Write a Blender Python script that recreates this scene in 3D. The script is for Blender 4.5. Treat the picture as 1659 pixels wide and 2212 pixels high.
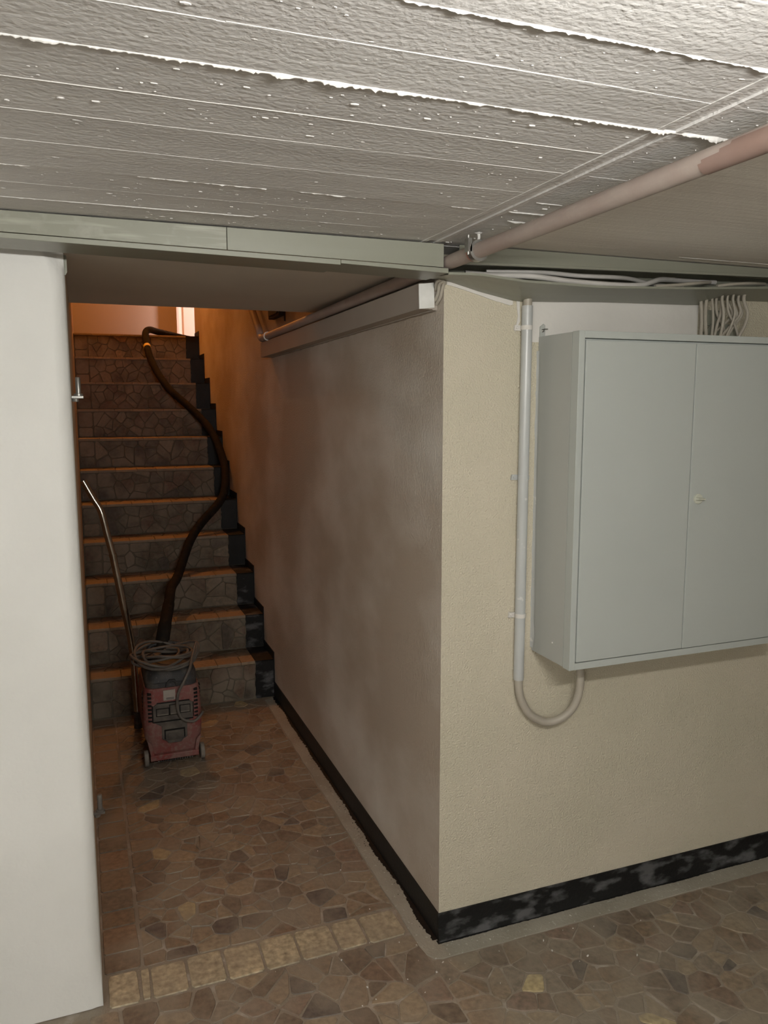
import bpy, bmesh, math, random
from mathutils import Vector, Matrix, noise

for o in list(bpy.data.objects): bpy.data.objects.remove(o)
S = bpy.context.scene
COL = S.collection
rnd = random.Random(7)

# ------------------------------------------------------------------ camera, world, exposure
IW, IH, FPX = 1659, 2212, 1714.751
cam = bpy.data.cameras.new('camera'); camo = bpy.data.objects.new('camera', cam); COL.objects.link(camo)
cam.sensor_fit = 'VERTICAL'; cam.sensor_height = 24.0; cam.lens = 24.0 * FPX / IH
cam.clip_start = 0.05; cam.clip_end = 60
yaw, pit, rol = math.radians(-20.8166), math.radians(-7.7171), math.radians(-0.0793)
fw = Vector((-math.sin(yaw)*math.cos(pit), math.cos(yaw)*math.cos(pit), math.sin(pit)))
rt = Vector((math.cos(yaw), math.sin(yaw), 0)); up = rt.cross(fw)
r2 = rt*math.cos(rol) + up*math.sin(rol); u2 = -rt*math.sin(rol) + up*math.cos(rol)
M = Matrix((r2, u2, -fw)).transposed().to_4x4(); M.translation = (-0.9333, -1.9977, 1.6)
camo.matrix_world = M
S.camera = camo
W = bpy.data.worlds.new('world'); S.world = W; W.use_nodes = True
W.node_tree.nodes['Background'].inputs[0].default_value = (0.5, 0.5, 0.5, 1)
W.node_tree.nodes['Background'].inputs[1].default_value = 0.02
S.view_settings.view_transform = 'Standard'; S.view_settings.look = 'None'
S.view_settings.gamma = 1.0; S.view_settings.exposure = 0.0
S.view_settings.use_curve_mapping = False
LAMP_POS = (-0.42, -1.84, 1.868); LAMP_E = 210.0; LAMP_C = (1.0, 0.975, 0.92)
STAIR_POS = (-0.55, 4.45, 3.75); STAIR_E = 330.0; STAIR_C = (1.0, 0.37, 0.065)
PANE_E = 105.0
FILL_POS = (-2.1, -3.2, 1.885); FILL_E = 290.0; PANE_C = (1.0, 0.82, 0.80)

# ------------------------------------------------------------------ material helpers
def mat(name, col, rough=0.8, metal=0.0, c2=None, nscale=4.0, c3=None, n3=30.0, bump=0.0, bscale=60.0,
        bump2=0.0, b2scale=8.0, stretch=(1, 1, 1), lo=0.35, hi=0.65, spec=0.5, rvar=0.0, bstretch=(1, 1, 1), c3lo=0.55, c3hi=0.75):
    m = bpy.data.materials.new(name); m.use_nodes = True
    nt = m.node_tree; N = nt.nodes; L = nt.links
    b = N['Principled BSDF']
    b.inputs['Base Color'].default_value = (*col, 1); b.inputs['Roughness'].default_value = rough
    b.inputs['Metallic'].default_value = metal; b.inputs['Specular IOR Level'].default_value = spec
    tc = N.new('ShaderNodeTexCoord')
    def nz(scale, st, det=6.0):
        mp = N.new('ShaderNodeMapping'); mp.inputs['Scale'].default_value = st
        L.new(tc.outputs['Object'], mp.inputs['Vector'])
        t = N.new('ShaderNodeTexNoise'); t.inputs['Scale'].default_value = scale; t.inputs['Detail'].default_value = det
        L.new(mp.outputs['Vector'], t.inputs['Vector']); return t
    def ramp(t, a, bb):
        r = N.new('ShaderNodeMapRange'); r.inputs[1].default_value = a; r.inputs[2].default_value = bb
        L.new(t.outputs['Fac'], r.inputs[0]); return r
    cur = None
    def mix(facsock, a, colr):
        x = N.new('ShaderNodeMix'); x.data_type = 'RGBA'
        L.new(facsock, x.inputs['Factor'])
        if a is None: x.inputs['A'].default_value = (*col, 1)
        else: L.new(a, x.inputs['A'])
        x.inputs['B'].default_value = (*colr, 1); return x.outputs['Result']
    if c2: cur = mix(ramp(nz(nscale, stretch), lo, hi).outputs[0], cur, c2)
    if c3: cur = mix(ramp(nz(n3, (1, 1, 1)), c3lo, c3hi).outputs[0], cur, c3)
    if cur is not None: L.new(cur, b.inputs['Base Color'])
    if rvar:
        r = N.new('ShaderNodeMapRange'); r.inputs[3].default_value = rough - rvar; r.inputs[4].default_value = rough + rvar
        L.new(nz(9, (1, 1, 1)).outputs['Fac'], r.inputs[0]); L.new(r.outputs[0], b.inputs['Roughness'])
    prev = None
    for bs, sc, st in ((bump, bscale, bstretch), (bump2, b2scale, stretch)):
        if bs:
            bp = N.new('ShaderNodeBump'); bp.inputs['Strength'].default_value = 1.0; bp.inputs['Distance'].default_value = bs
            L.new(nz(sc, st, 4.0).outputs['Fac'], bp.inputs['Height'])
            if prev: L.new(prev.outputs['Normal'], bp.inputs['Normal'])
            prev = bp
    if prev: L.new(prev.outputs['Normal'], b.inputs['Normal'])
    return m

def stone_mat(name, stops, rough=0.6, grain=0.35, film=0.72):
    """one colour per stone (object random + island random), plus fine grain"""
    m = bpy.data.materials.new(name); m.use_nodes = True
    nt = m.node_tree; N = nt.nodes; L = nt.links; b = N['Principled BSDF']
    oi = N.new('ShaderNodeObjectInfo'); ge = N.new('ShaderNodeNewGeometry')
    ad = N.new('ShaderNodeMath'); ad.operation = 'ADD'
    L.new(oi.outputs['Random'], ad.inputs[0]); L.new(ge.outputs['Random Per Island'], ad.inputs[1])
    fr = N.new('ShaderNodeMath'); fr.operation = 'FRACT'; L.new(ad.outputs[0], fr.inputs[0])
    cr = N.new('ShaderNodeValToRGB'); cr.color_ramp.interpolation = 'CONSTANT'
    while len(cr.color_ramp.elements) < len(stops): cr.color_ramp.elements.new(0.5)
    for e, (p, c) in zip(cr.color_ramp.elements, stops): e.position = p; e.color = (*c, 1)
    L.new(fr.outputs[0], cr.inputs[0])
    tn = N.new('ShaderNodeTexNoise'); tn.inputs['Scale'].default_value = 55; tn.inputs['Detail'].default_value = 8
    t2 = N.new('ShaderNodeTexNoise'); t2.inputs['Scale'].default_value = 6; t2.inputs['Detail'].default_value = 4
    L.new(ge.outputs['Position'], tn.inputs['Vector']); L.new(ge.outputs['Position'], t2.inputs['Vector'])
    mr = N.new('ShaderNodeMapRange'); mr.inputs[1].default_value = 0.25; mr.inputs[2].default_value = 0.75
    mr.inputs[3].default_value = 1 - grain; mr.inputs[4].default_value = 1 + grain
    L.new(tn.outputs['Fac'], mr.inputs[0])
    vm = N.new('ShaderNodeVectorMath'); vm.operation = 'SCALE'
    L.new(cr.outputs['Color'], vm.inputs[0]); L.new(mr.outputs[0], vm.inputs['Scale'])
    mr2 = N.new('ShaderNodeMapRange'); mr2.inputs[1].default_value = 0.42; mr2.inputs[2].default_value = 0.62; mr2.inputs[4].default_value = film
    L.new(t2.outputs['Fac'], mr2.inputs[0])
    mx = N.new('ShaderNodeMix'); mx.data_type = 'RGBA'
    L.new(mr2.outputs[0], mx.inputs['Factor']); L.new(vm.outputs[0], mx.inputs['A'])
    mx.inputs['B'].default_value = (0.26, 0.218, 0.165, 1)          # dusty film worn into the stones
    L.new(mx.outputs['Result'], b.inputs['Base Color'])
    b.inputs['Roughness'].default_value = rough
    bp = N.new('ShaderNodeBump'); bp.inputs['Distance'].default_value = 0.0025
    L.new(tn.outputs['Fac'], bp.inputs['Height']); L.new(bp.outputs['Normal'], b.inputs['Normal'])
    return m

def emis(name, col, e):
    m = bpy.data.materials.new(name); m.use_nodes = True
    b = m.node_tree.nodes['Principled BSDF']
    b.inputs['Base Color'].default_value = (0.8, 0.8, 0.8, 1)
    b.inputs['Emission Color'].default_value = (*col, 1); b.inputs['Emission Strength'].default_value = e
    return m

MT = {}
MT['ceiling'] = mat('board_formed_concrete', (0.70, 0.69, 0.675), 0.62, c2=(0.62, 0.605, 0.59), nscale=3, bump=0.0017, bscale=120, bump2=0.0009, b2scale=26, stretch=(0.35, 3, 1), spec=0.3)
MT['fin'] = mat('concrete_fin', (0.66, 0.65, 0.63), 0.8, bump=0.0006, bscale=120, spec=0.2)
MT['slab'] = mat('smooth_ceiling', (0.80, 0.765, 0.71), 0.85, c2=(0.74, 0.70, 0.65), nscale=2.2, bump=0.0006, bscale=120, bump2=0.0012, b2scale=14, stretch=(0.3, 4, 1))
MT['white'] = mat('white_wall_paint', (0.80, 0.80, 0.77), 0.75, c2=(0.74, 0.74, 0.71), nscale=3, bump=0.0010, bscale=90, bump2=0.0025, b2scale=9)
MT['cream'] = mat('cream_plaster', (0.60, 0.555, 0.43), 0.85, c2=(0.66, 0.60, 0.475), nscale=2.5, bump=0.0050, bscale=200, bump2=0.0012, b2scale=22)
MT['side'] = mat('patchy_plaster', (0.50, 0.432, 0.355), 0.6, c2=(0.74, 0.70, 0.635), nscale=2.6, stretch=(1, 0.6, 0.9), lo=0.42, hi=0.70, bump=0.0030, bscale=130)
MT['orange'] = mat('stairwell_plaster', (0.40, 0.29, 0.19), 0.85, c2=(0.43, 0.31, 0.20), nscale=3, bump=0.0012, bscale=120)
MT['soffit'] = mat('soffit_paint', (0.66, 0.62, 0.56), 0.85, c2=(0.60, 0.56, 0.51), nscale=2)
MT['landing'] = mat('landing_plaster', (0.36, 0.30, 0.25), 0.6, bump=0.0005, bscale=60)
MT['mortar'] = mat('floor_mortar', (0.31, 0.262, 0.203), 0.8, c2=(0.24, 0.20, 0.152), nscale=5, c3=(0.44, 0.39, 0.33), n3=14, bump=0.002, bscale=140)
MT['strip'] = mat('cement_strip', (0.37, 0.345, 0.285), 0.85, c2=(0.30, 0.275, 0.22), nscale=6, c3=(0.50, 0.48, 0.43), n3=80, c3lo=0.62, c3hi=0.72, bump=0.002, bscale=110)
MT['black'] = mat('black_paint', (0.008, 0.008, 0.008), 0.5, c2=(0.012, 0.012, 0.012), nscale=12, spec=0.3, bump=0.001, bscale=120)
MT['blackworn'] = mat('black_paint_worn', (0.008, 0.008, 0.008), 0.55, c2=(0.10, 0.10, 0.103), nscale=11, stretch=(1, 1, 2.2), lo=0.50, hi=0.64, spec=0.3, bump=0.0015, bscale=110)
MT['trunk'] = mat('grey_green_plastic', (0.245, 0.25, 0.20), 0.38, c2=(0.27, 0.275, 0.225), nscale=3, bump=0.0004, bscale=30, stretch=(0.3, 6, 6))
MT['trunkworn'] = mat('grey_green_plastic_scuffed', (0.26, 0.265, 0.215), 0.32, c2=(0.40, 0.40, 0.34), nscale=9, stretch=(0.6, 3, 8), lo=0.55, hi=0.75, c3=(0.34, 0.34, 0.29), n3=25)
MT['dark'] = mat('dark_interior', (0.02, 0.02, 0.022), 0.8)
MT['cab'] = mat('cabinet_enamel', (0.47, 0.50, 0.475), 0.42, c2=(0.45, 0.48, 0.455), nscale=2, bump=0.00015, bscale=250)
MT['cabside'] = mat('cabinet_side_enamel', (0.44, 0.455, 0.43), 0.45, bump=0.00015, bscale=250)
MT['knob'] = mat('knob_plastic', (0.56, 0.57, 0.48), 0.4)
MT['conduit'] = mat('conduit_grey_paint', (0.50, 0.515, 0.51), 0.3, c2=(0.47, 0.485, 0.48), nscale=8, c3=(0.62, 0.62, 0.60), n3=35, c3lo=0.66, c3hi=0.7)
MT['cable'] = mat('beige_cable', (0.45, 0.415, 0.35), 0.45, c2=(0.38, 0.345, 0.285), nscale=10)
MT['cablewhite'] = mat('pale_cable', (0.60, 0.58, 0.55), 0.4, c2=(0.52, 0.50, 0.47), nscale=14)
MT['whiteclip'] = mat('white_plastic', (0.78, 0.78, 0.75), 0.5, c2=(0.66, 0.66, 0.62), nscale=20)
MT['patch'] = mat('white_primer', (0.70, 0.68, 0.64), 0.8, c2=(0.64, 0.62, 0.58), nscale=5, bump=0.001, bscale=60)
MT['pipe'] = mat('painted_pipe', (0.36, 0.285, 0.25), 0.55, c2=(0.42, 0.36, 0.32), nscale=7, bump=0.0006, bscale=70)
MT['primer'] = mat('red_primer', (0.25, 0.165, 0.135), 0.65, c2=(0.30, 0.21, 0.18), nscale=9)
MT['clampred'] = mat('red_rubber', (0.34, 0.14, 0.10), 0.6, c2=(0.40, 0.22, 0.18), nscale=40)
MT['steel'] = mat('galvanised_steel', (0.42, 0.42, 0.40), 0.38, metal=0.9, c2=(0.3, 0.29, 0.27), nscale=30)
MT['chrome'] = mat('steel_tube', (0.50, 0.46, 0.40), 0.22, metal=1.0, c2=(0.36, 0.32, 0.27), nscale=12)
MT['duct'] = mat('casing_paint', (0.40, 0.355, 0.305), 0.75, c2=(0.37, 0.325, 0.28), nscale=4)
MT['red'] = mat('dusty_red_plastic', (0.25, 0.055, 0.048), 0.65, c2=(0.25, 0.145, 0.125), nscale=9, c3=(0.29, 0.19, 0.165), n3=70, c3lo=0.48, c3hi=0.75)
MT['vblack'] = mat('dusty_black_plastic', (0.03, 0.03, 0.032), 0.6, c2=(0.14, 0.125, 0.105), nscale=14, lo=0.48, hi=0.75, c3=(0.25, 0.23, 0.2), n3=220, c3lo=0.66, c3hi=0.72)
MT['vgrey'] = mat('dusty_grey_plastic', (0.08, 0.072, 0.065), 0.7, c2=(0.16, 0.14, 0.118), nscale=22)
MT['vslot'] = mat('vent_shadow', (0.008, 0.008, 0.008), 0.9)
MT['wheel'] = mat('wheel_rubber', (0.27, 0.245, 0.215), 0.7, c2=(0.2, 0.18, 0.155), nscale=25)
MT['hose'] = mat('black_hose', (0.014, 0.013, 0.012), 0.8, c2=(0.022, 0.019, 0.016), nscale=10, c3=(0.035, 0.028, 0.02), n3=25, spec=0.08)
MT['cord'] = mat('dusty_cord', (0.11, 0.10, 0.09), 0.6, c2=(0.16, 0.145, 0.125), nscale=20)
MT['sticker'] = mat('paper_sticker', (0.50, 0.47, 0.42), 0.7, c2=(0.42, 0.39, 0.35), nscale=20)
MT['print'] = mat('print_ink', (0.10, 0.09, 0.085), 0.7)
MT['yellow'] = mat('yellow_tape', (0.75, 0.55, 0.08), 0.5)
MT['dooredge'] = mat('door_paint', (0.72, 0.62, 0.55), 0.5)
MT['frame'] = mat('door_frame_wood', (0.42, 0.22, 0.10), 0.5)
MT['stepcore'] = mat('step_mortar', (0.17, 0.145, 0.105), 0.85, c2=(0.13, 0.11, 0.08), nscale=8, bump=0.0015, bscale=120)
ST = [(0.0, (0.193, 0.139, 0.092)), (0.12, (0.238, 0.180, 0.123)), (0.26, (0.155, 0.117, 0.084)), (0.40, (0.264, 0.208, 0.143)),
      (0.52, (0.213, 0.173, 0.129)), (0.64, (0.180, 0.125, 0.087)), (0.75, (0.290, 0.222, 0.147)), (0.84, (0.116, 0.097, 0.081)),
      (0.92, (0.207, 0.148, 0.108)), (0.975, (0.425, 0.340, 0.189))]
MT['stone'] = stone_mat('crazy_paving_stone', ST)
MT['edge'] = stone_mat('squared_brown_stone', [(0.0, (0.20, 0.145, 0.095)), (0.3, (0.26, 0.185, 0.115)), (0.55, (0.18, 0.135, 0.095)), (0.75, (0.24, 0.165, 0.11)), (0.9, (0.17, 0.14, 0.105))])
MT['sand'] = stone_mat('squared_sandstone', [(0.0, (0.40, 0.335, 0.225)), (0.3, (0.33, 0.285, 0.205)), (0.6, (0.43, 0.355, 0.235)), (0.85, (0.30, 0.26, 0.195))], grain=0.5, film=0.5)
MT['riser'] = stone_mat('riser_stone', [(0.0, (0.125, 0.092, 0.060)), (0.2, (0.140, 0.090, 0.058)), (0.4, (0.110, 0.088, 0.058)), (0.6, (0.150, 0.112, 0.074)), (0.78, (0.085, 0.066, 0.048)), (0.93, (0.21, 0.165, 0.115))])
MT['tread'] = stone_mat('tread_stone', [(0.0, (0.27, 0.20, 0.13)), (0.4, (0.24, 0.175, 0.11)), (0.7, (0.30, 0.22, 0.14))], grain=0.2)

# ------------------------------------------------------------------ mesh helpers
class MB:
    def __init__(s): s.v = []; s.f = []
    def add(s, vs, fs):
        n = len(s.v); s.v += [tuple(p) for p in vs]; s.f += [tuple(i + n for i in f) for f in fs]; return s
    def box(s, x0, x1, y0, y1, z0, z1):
        return s.add([(x0, y0, z0), (x1, y0, z0), (x1, y1, z0), (x0, y1, z0), (x0, y0, z1), (x1, y0, z1), (x1, y1, z1), (x0, y1, z1)],
                     [(3, 2, 1, 0), (4, 5, 6, 7), (0, 1, 5, 4), (1, 2, 6, 5), (2, 3, 7, 6), (3, 0, 4, 7)])
    def prism(s, pts, a, b, ax='z'):
        """pts 2D polygon extruded from a to b along ax"""
        n = len(pts)
        def P(p, h): return {'z': (p[0], p[1], h), 'y': (p[0], h, p[1]), 'x': (h, p[0], p[1])}[ax]
        return s.add([P(p, a) for p in pts] + [P(p, b) for p in pts],
                     [tuple(range(n))[::-1], tuple(range(n, 2*n))] + [(i, (i+1) % n, n+(i+1) % n, n+i) for i in range(n)])
    def tube(s, pts, r, n=12, cap=True):
        pts = [Vector(p) for p in pts]; m = len(pts)
        rs = r if isinstance(r, (list, tuple)) else [r]*m
        t0 = (pts[1]-pts[0]).normalized(); a = Vector((0, 0, 1)) if abs(t0.z) < 0.9 else Vector((1, 0, 0))
        u = t0.cross(a).normalized(); vs = []
        for i in range(m):
            t = (pts[min(i+1, m-1)]-pts[max(i-1, 0)]).normalized()
            u = (u - t*u.dot(t)).normalized(); w = t.cross(u)
            for k in range(n):
                an = 2*math.pi*k/n; vs.append(pts[i] + (u*math.cos(an)+w*math.sin(an))*rs[i])
        fs = [(i*n+k, i*n+(k+1) % n, (i+1)*n+(k+1) % n, (i+1)*n+k) for i in range(m-1) for k in range(n)]
        if cap: fs += [tuple(range(n))[::-1], tuple(range((m-1)*n, m*n))]
        return s.add(vs, fs)
    def lathe(s, prof, c, n=24, ax='z'):
        """prof (r, h) list around axis through c"""
        vs = []; c = Vector(c)
        for r, h in prof:
            for k in range(n):
                a = 2*math.pi*k/n; p = (r*math.cos(a), r*math.sin(a), h)
                if ax == 'y': p = (p[0], p[2], p[1])
                if ax == 'x': p = (p[2], p[0], p[1])
                vs.append(c + Vector(p))
        m = len(prof)
        fs = [(i*n+k, i*n+(k+1) % n, (i+1)*n+(k+1) % n, (i+1)*n+k) for i in range(m-1) for k in range(n)]
        fs += [tuple(range(n))[::-1], tuple(range((m-1)*n, m*n))]
        return s.add(vs, fs)
    def build(s, name, m, parent=None, smooth=False, bevel=0.0, label=None, kind=None, recalc=True):
        me = bpy.data.meshes.new(name); me.from_pydata(s.v, [], s.f)
        if recalc:
            bm = bmesh.new(); bm.from_mesh(me); bmesh.ops.recalc_face_normals(bm, faces=bm.faces); bm.to_mesh(me); bm.free()
        o = bpy.data.objects.new(name, me); COL.objects.link(o)
        me.materials.append(MT[m] if isinstance(m, str) else m)
        if parent: o.parent = parent
        if smooth: me.shade_auto_smooth(angle=math.radians(40)) if hasattr(me, 'shade_auto_smooth') else me.shade_smooth()
        if smooth:
            for p in me.polygons: p.use_smooth = True
            try: me.set_sharp_from_angle(angle=math.radians(42))
            except Exception: pass
        if bevel:
            b = o.modifiers.new('bevel', 'BEVEL'); b.width = bevel; b.segments = 2; b.limit_method = 'ANGLE'
        if label: o['label'] = label
        if kind: o['kind'] = kind
        return o
def tag(o, label, cat, group=None):
    o['label'] = label; o['category'] = cat
    if group: o['group'] = group
    return o
def struct(o, label=None):
    o['kind'] = 'structure'
    if label: o['label'] = label
    return o
def empty(name, loc=(0, 0, 0)):
    o = bpy.data.objects.new(name, None); COL.objects.link(o); o.location = loc; o.empty_display_size = 0.05; return o
def spline(pts, n=8, closed=False):
    P = [Vector(p) for p in pts]; out = []; m = len(P)
    rng = range(m) if closed else range(m-1)
    for i in rng:
        if closed: a, b, c, d = P[(i-1) % m], P[i], P[(i+1) % m], P[(i+2) % m]
        else: a, b, c, d = P[max(i-1, 0)], P[i], P[i+1], P[min(i+2, m-1)]
        for k in range(n):
            t = k/n
            out.append(0.5*((2*b) + (-a+c)*t + (2*a-5*b+4*c-d)*t*t + (-a+3*b-3*c+d)*t**3))
    out.append(P[0] if closed else P[-1]); return out

# crazy paving: Voronoi cells with their own joints, corners knocked off
def clip(poly, nx, ny, d):
    out = []; n = len(poly)
    for i in range(n):
        p, q = poly[i], poly[(i+1) % n]
        a = p[0]*nx+p[1]*ny-d; b = q[0]*nx+q[1]*ny-d
        if a <= 0: out.append(p)
        if a*b < 0:
            t = a/(a-b); out.append((p[0]+(q[0]-p[0])*t, p[1]+(q[1]-p[1])*t))
    return out
def round_poly(poly, k=0.11):
    out = []; n = len(poly)
    for i in range(n):
        p, q = poly[i], poly[(i+1) % n]
        out.append((p[0]+(q[0]-p[0])*k, p[1]+(q[1]-p[1])*k)); out.append((p[0]+(q[0]-p[0])*(1-k), p[1]+(q[1]-p[1])*(1-k)))
    return out
def area(p): return abs(sum(p[i][0]*p[(i+1) % len(p)][1]-p[(i+1) % len(p)][0]*p[i][1] for i in range(len(p)))/2)
def paving(x0, x1, y0, y1, size, seed, gap=(0.003, 0.010), aniso=1.0):
    r = random.Random(seed); pts = []
    nx = max(1, round((x1-x0)/size)); ny = max(1, round((y1-y0)/(size*aniso)))
    for i in range(nx):
        for j in range(ny):
            if r.random() < 0.10: continue
            k = 2 if r.random() < 0.16 else 1
            for _ in range(k):
                pts.append((x0+(i+0.5+r.uniform(-0.48, 0.48))*(x1-x0)/nx, y0+(j+0.5+r.uniform(-0.48, 0.48))*(y1-y0)/ny))
    cells = []
    for i, p in enumerate(pts):
        g = gap[0]/2
        poly = [(x0+g, y0+g), (x1-g, y0+g), (x1-g, y1-g), (x0+g, y1-g)]
        near = sorted(((q[0]-p[0])**2+(q[1]-p[1])**2, j) for j, q in enumerate(pts) if j != i and abs(q[0]-p[0]) < 4*size and abs(q[1]-p[1]) < 4*size)[:16]
        for d2, j in near:
            q = pts[j]; d = math.sqrt(d2)
            if d < 1e-6: continue
            ux, uy = (q[0]-p[0])/d, (q[1]-p[1])/d
            gg = gap[0] + (gap[1]-gap[0])*(((min(i, j)*7919 + max(i, j)*104729) % 97)/97)**1.6
            poly = clip(poly, ux, uy, p[0]*ux+p[1]*uy+d/2-gg/2)
            if len(poly) < 3: break
        if len(poly) >= 3 and area(poly) > 0.00025:
            w = [(q[0]+r.uniform(-.0015, .0015), q[1]+r.uniform(-.0015, .0015)) for q in round_poly(poly)]
            cells.append(w)
    return cells
def slab_piece(mb, poly, h0, h1, ax='z', inset=0.0015, sgn=1):
    """stone with a slightly eased top edge; ax z: lies flat, ax y: stands on a riser facing -y"""
    n = len(poly); cx = sum(p[0] for p in poly)/n; cy = sum(p[1] for p in poly)/n
    def sh(p):
        d = math.hypot(p[0]-cx, p[1]-cy) or 1; k = max(0.0, 1-inset/d); return (cx+(p[0]-cx)*k, cy+(p[1]-cy)*k)
    top = [sh(p) for p in poly]; hm = h0+(h1-h0)*0.6
    def P(p, h): return (p[0], p[1], h) if ax == 'z' else (p[0], h, p[1])
    vs = [P(p, h0) for p in poly]+[P(p, hm) for p in poly]+[P(p, h1) for p in top]
    fs = [(i, (i+1) % n, n+(i+1) % n, n+i) for i in range(n)]+[(n+i, n+(i+1) % n, 2*n+(i+1) % n, 2*n+i) for i in range(n)]
    fs.append(tuple(range(2*n, 3*n)))
    return mb.add(vs, fs)

# ------------------------------------------------------------------ dimensions
ZC = 1.998                      # ceiling
XL = -0.9516                    # left wall of the stairs
Y1, T, H0, H = 2.165, 0.2511, 0.0206, 0.1935   # stairs
def zk(k): return H0 + H*k if k > 0 else 0.0
def yk(k): return Y1 + T*(k-1)
ZL = zk(11); YLAND = yk(11)
ZTOP = 4.2

# ------------------------------------------------------------------ floor
floor = struct(MB().prism([(-2.9, -4.4), (3.1, -4.4), (3.1, 0.0), (0.0, 0.0), (0.0, 2.2), (-0.9516, 2.2), (-0.9516, 0.2), (-2.9, 0.2)], -0.06, -0.0025).build('floor', 'mortar'),
               'brown crazy paving floor with pale joints')
stones = []        # (distance, polygon, material)
CX, CY = -0.93, -2.0
for c in paving(-0.838, -0.070, 0.196, 2.16, 0.076, 3, gap=(0.003, 0.011), aniso=0.80): stones.append(c)
for c in paving(-1.5, -0.058, -1.2, 0.052, 0.074, 5, gap=(0.003, 0.010)): stones.append(c)
for c in paving(-0.056, 1.7, -1.2, -0.082, 0.074, 9, gap=(0.003, 0.010), aniso=0.9): stones.append(c)
def cen(c): return sum(p[0] for p in c)/len(c), sum(p[1] for p in c)/len(c)
def in_view(c):
    x, y = cen(c); d = Vector((x, y, 0))-Vector((-0.9333, -1.9977, 1.6)); zc = d.dot(fw)
    if zc < 0.1: return False
    u = IW/2+FPX*d.dot(r2)/zc; v = IH/2-FPX*d.dot(u2)/zc
    return -60 < u < IW+60 and v < IH+70
def apparent(c):
    x, y = cen(c); d = Vector((x, y, 0))-Vector((-0.9333, -1.9977, 1.6)); return area(c)/d.length**3
vis = sorted([c for c in stones if in_view(c)], key=apparent, reverse=True)
single = vis[:290]; rest = vis[290:]+[c for c in stones if not in_view(c)]
for c in single:
    slab_piece(MB(), c, -0.004, rnd.uniform(-0.0008, 0.0014)).build('paving_stone', 'stone', floor, recalc=False)
mb = MB()
for c in rest: slab_piece(mb, c, -0.004, rnd.uniform(-0.0008, 0.0014))
for reg in ((-2.88, -1.502, -4.38, 0.05), (-1.5, 1.7, -4.38, -1.202), (1.702, 3.08, -4.38, -0.082)):
    for c in paving(*reg, 0.15, 21): slab_piece(mb, c, -0.004, rnd.uniform(-0.0005, 0.001))
mb.build('paving_stone_field', 'stone', floor, kind='stuff', recalc=False)
# squared stones along the left wall
y = 0.198; k = 0
while y < 2.12:
    l = rnd.choice((0.085, 0.10, 0.112, 0.125)); y1 = min(y+l, 2.155)
    slab_piece(MB(), round_poly([(-0.945, y+0.003), (-0.846+rnd.uniform(-.006, .003), y+0.003), (-0.846+rnd.uniform(-.006, .003), y1-0.003), (-0.945, y1-0.003)], 0.06), -0.004, rnd.uniform(0, 0.0015)).build('edging_stone', 'edge', floor, recalc=False)
    y = y1
# squared sandstones across the doorway
xs = [-0.940, -0.853, -0.826, -0.724, -0.619, -0.512, -0.405, -0.290, -0.198, -0.075]
for i in range(9):
    a, b = xs[i]+0.004, xs[i+1]-0.004; j = lambda: rnd.uniform(-.004, .004)
    slab_piece(MB(), round_poly([(a, 0.060+j()), (b, 0.060+j()), (b+j(), 0.186+j()), (a, 0.186+j())], 0.07), -0.004, 0.0015).build('threshold_stone', 'sand', floor, recalc=False)
# cement strip round the foot of the corner walls
def ragged(x): return 0.004*noise.noise(Vector((x*9, 3.1, 0)))+0.002*noise.noise(Vector((x*31, 1.7, 0)))
outer = [(1.75-i*0.05, -0.078+ragged(1.75-i*0.05)) for i in range(36)]+[(-0.02, -0.079), (-0.045, -0.070), (-0.060, -0.045), (-0.066, -0.01)]
outer += [(-0.066+ragged(i*0.05+4), 0.02+i*0.05) for i in range(43)]
inner = [(0.0, 2.155), (0.0, 0.0), (1.75, 0.0)]
struct(MB().prism(outer+inner, -0.01, 0.0016).build('trim_1', 'strip'), 'grey cement strip along the foot of the corner walls')

# ------------------------------------------------------------------ walls
struct(MB().prism([(0, 0), (3.1, 0), (3.1, 0.15), (0.15, 0.15)], -0.05, ZC, 'z').build('wall_front', 'cream'), 'cream stippled plaster wall behind the grey cabinet')
wf = bpy.data.objects['wall_front']
ws = struct(MB().prism([(0, 0), (0.15, 0.15), (0.15, 4.9), (0, 4.9)], -0.05, ZC-0.0005).build('wall_side', 'side'), 'patchy brown plaster wall beside the stairs')
MB().box(0.0, 0.15, 1.25, 4.9, ZC-0.0005, ZTOP).build('upper_plaster', 'side', ws)
# white wall with a soft, worn edge at the doorway
prof = [(-2.9, 0.078), (-0.985, 0.078), (-0.979, 0.0785), (-0.967, 0.085), (-0.955, 0.095), (-0.9516, 0.106), (-0.9516, 0.25), (-2.9, 0.25)]
mb = MB(); zs = [i*0.05 for i in range(0, 38)]+[1.90, 1.92, 1.94, 1.97]
vs = []; fs = []; n = len(prof)
for z in zs:
    kz = max(0.0, (z-1.895)/0.045)
    for i, (x, y_) in enumerate(prof):
        wob = 0.0022*noise.noise(Vector((z*6, i*0.3, 0)))+0.0012*noise.noise(Vector((z*23, i, 4))) if 1 <= i <= 4 else 0
        xx = x+wob-(0.012*kz*kz if 1 <= i <= 4 else 0)
        if 3 <= i <= 5 and z < 0.12: y_ = y_+(0.081-y_)*(1-z/0.12)
        vs.append((xx, y_+wob*0.5, z))
for a in range(len(zs)-1):
    for i in range(n): fs.append((a*n+i, a*n+(i+1) % n, (a+1)*n+(i+1) % n, (a+1)*n+i))
fs += [tuple(range(n))[::-1], tuple(range((len(zs)-1)*n, len(zs)*n))]
struct(mb.add(vs, fs).build('wall_left', 'white', smooth=True), 'white painted wall at the left of the doorway')
struct(MB().box(-1.10, XL, 0.25, 6.2, -0.05, ZTOP).build('wall_stairwell', 'orange'), 'left wall of the stairwell in orange light')
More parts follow.
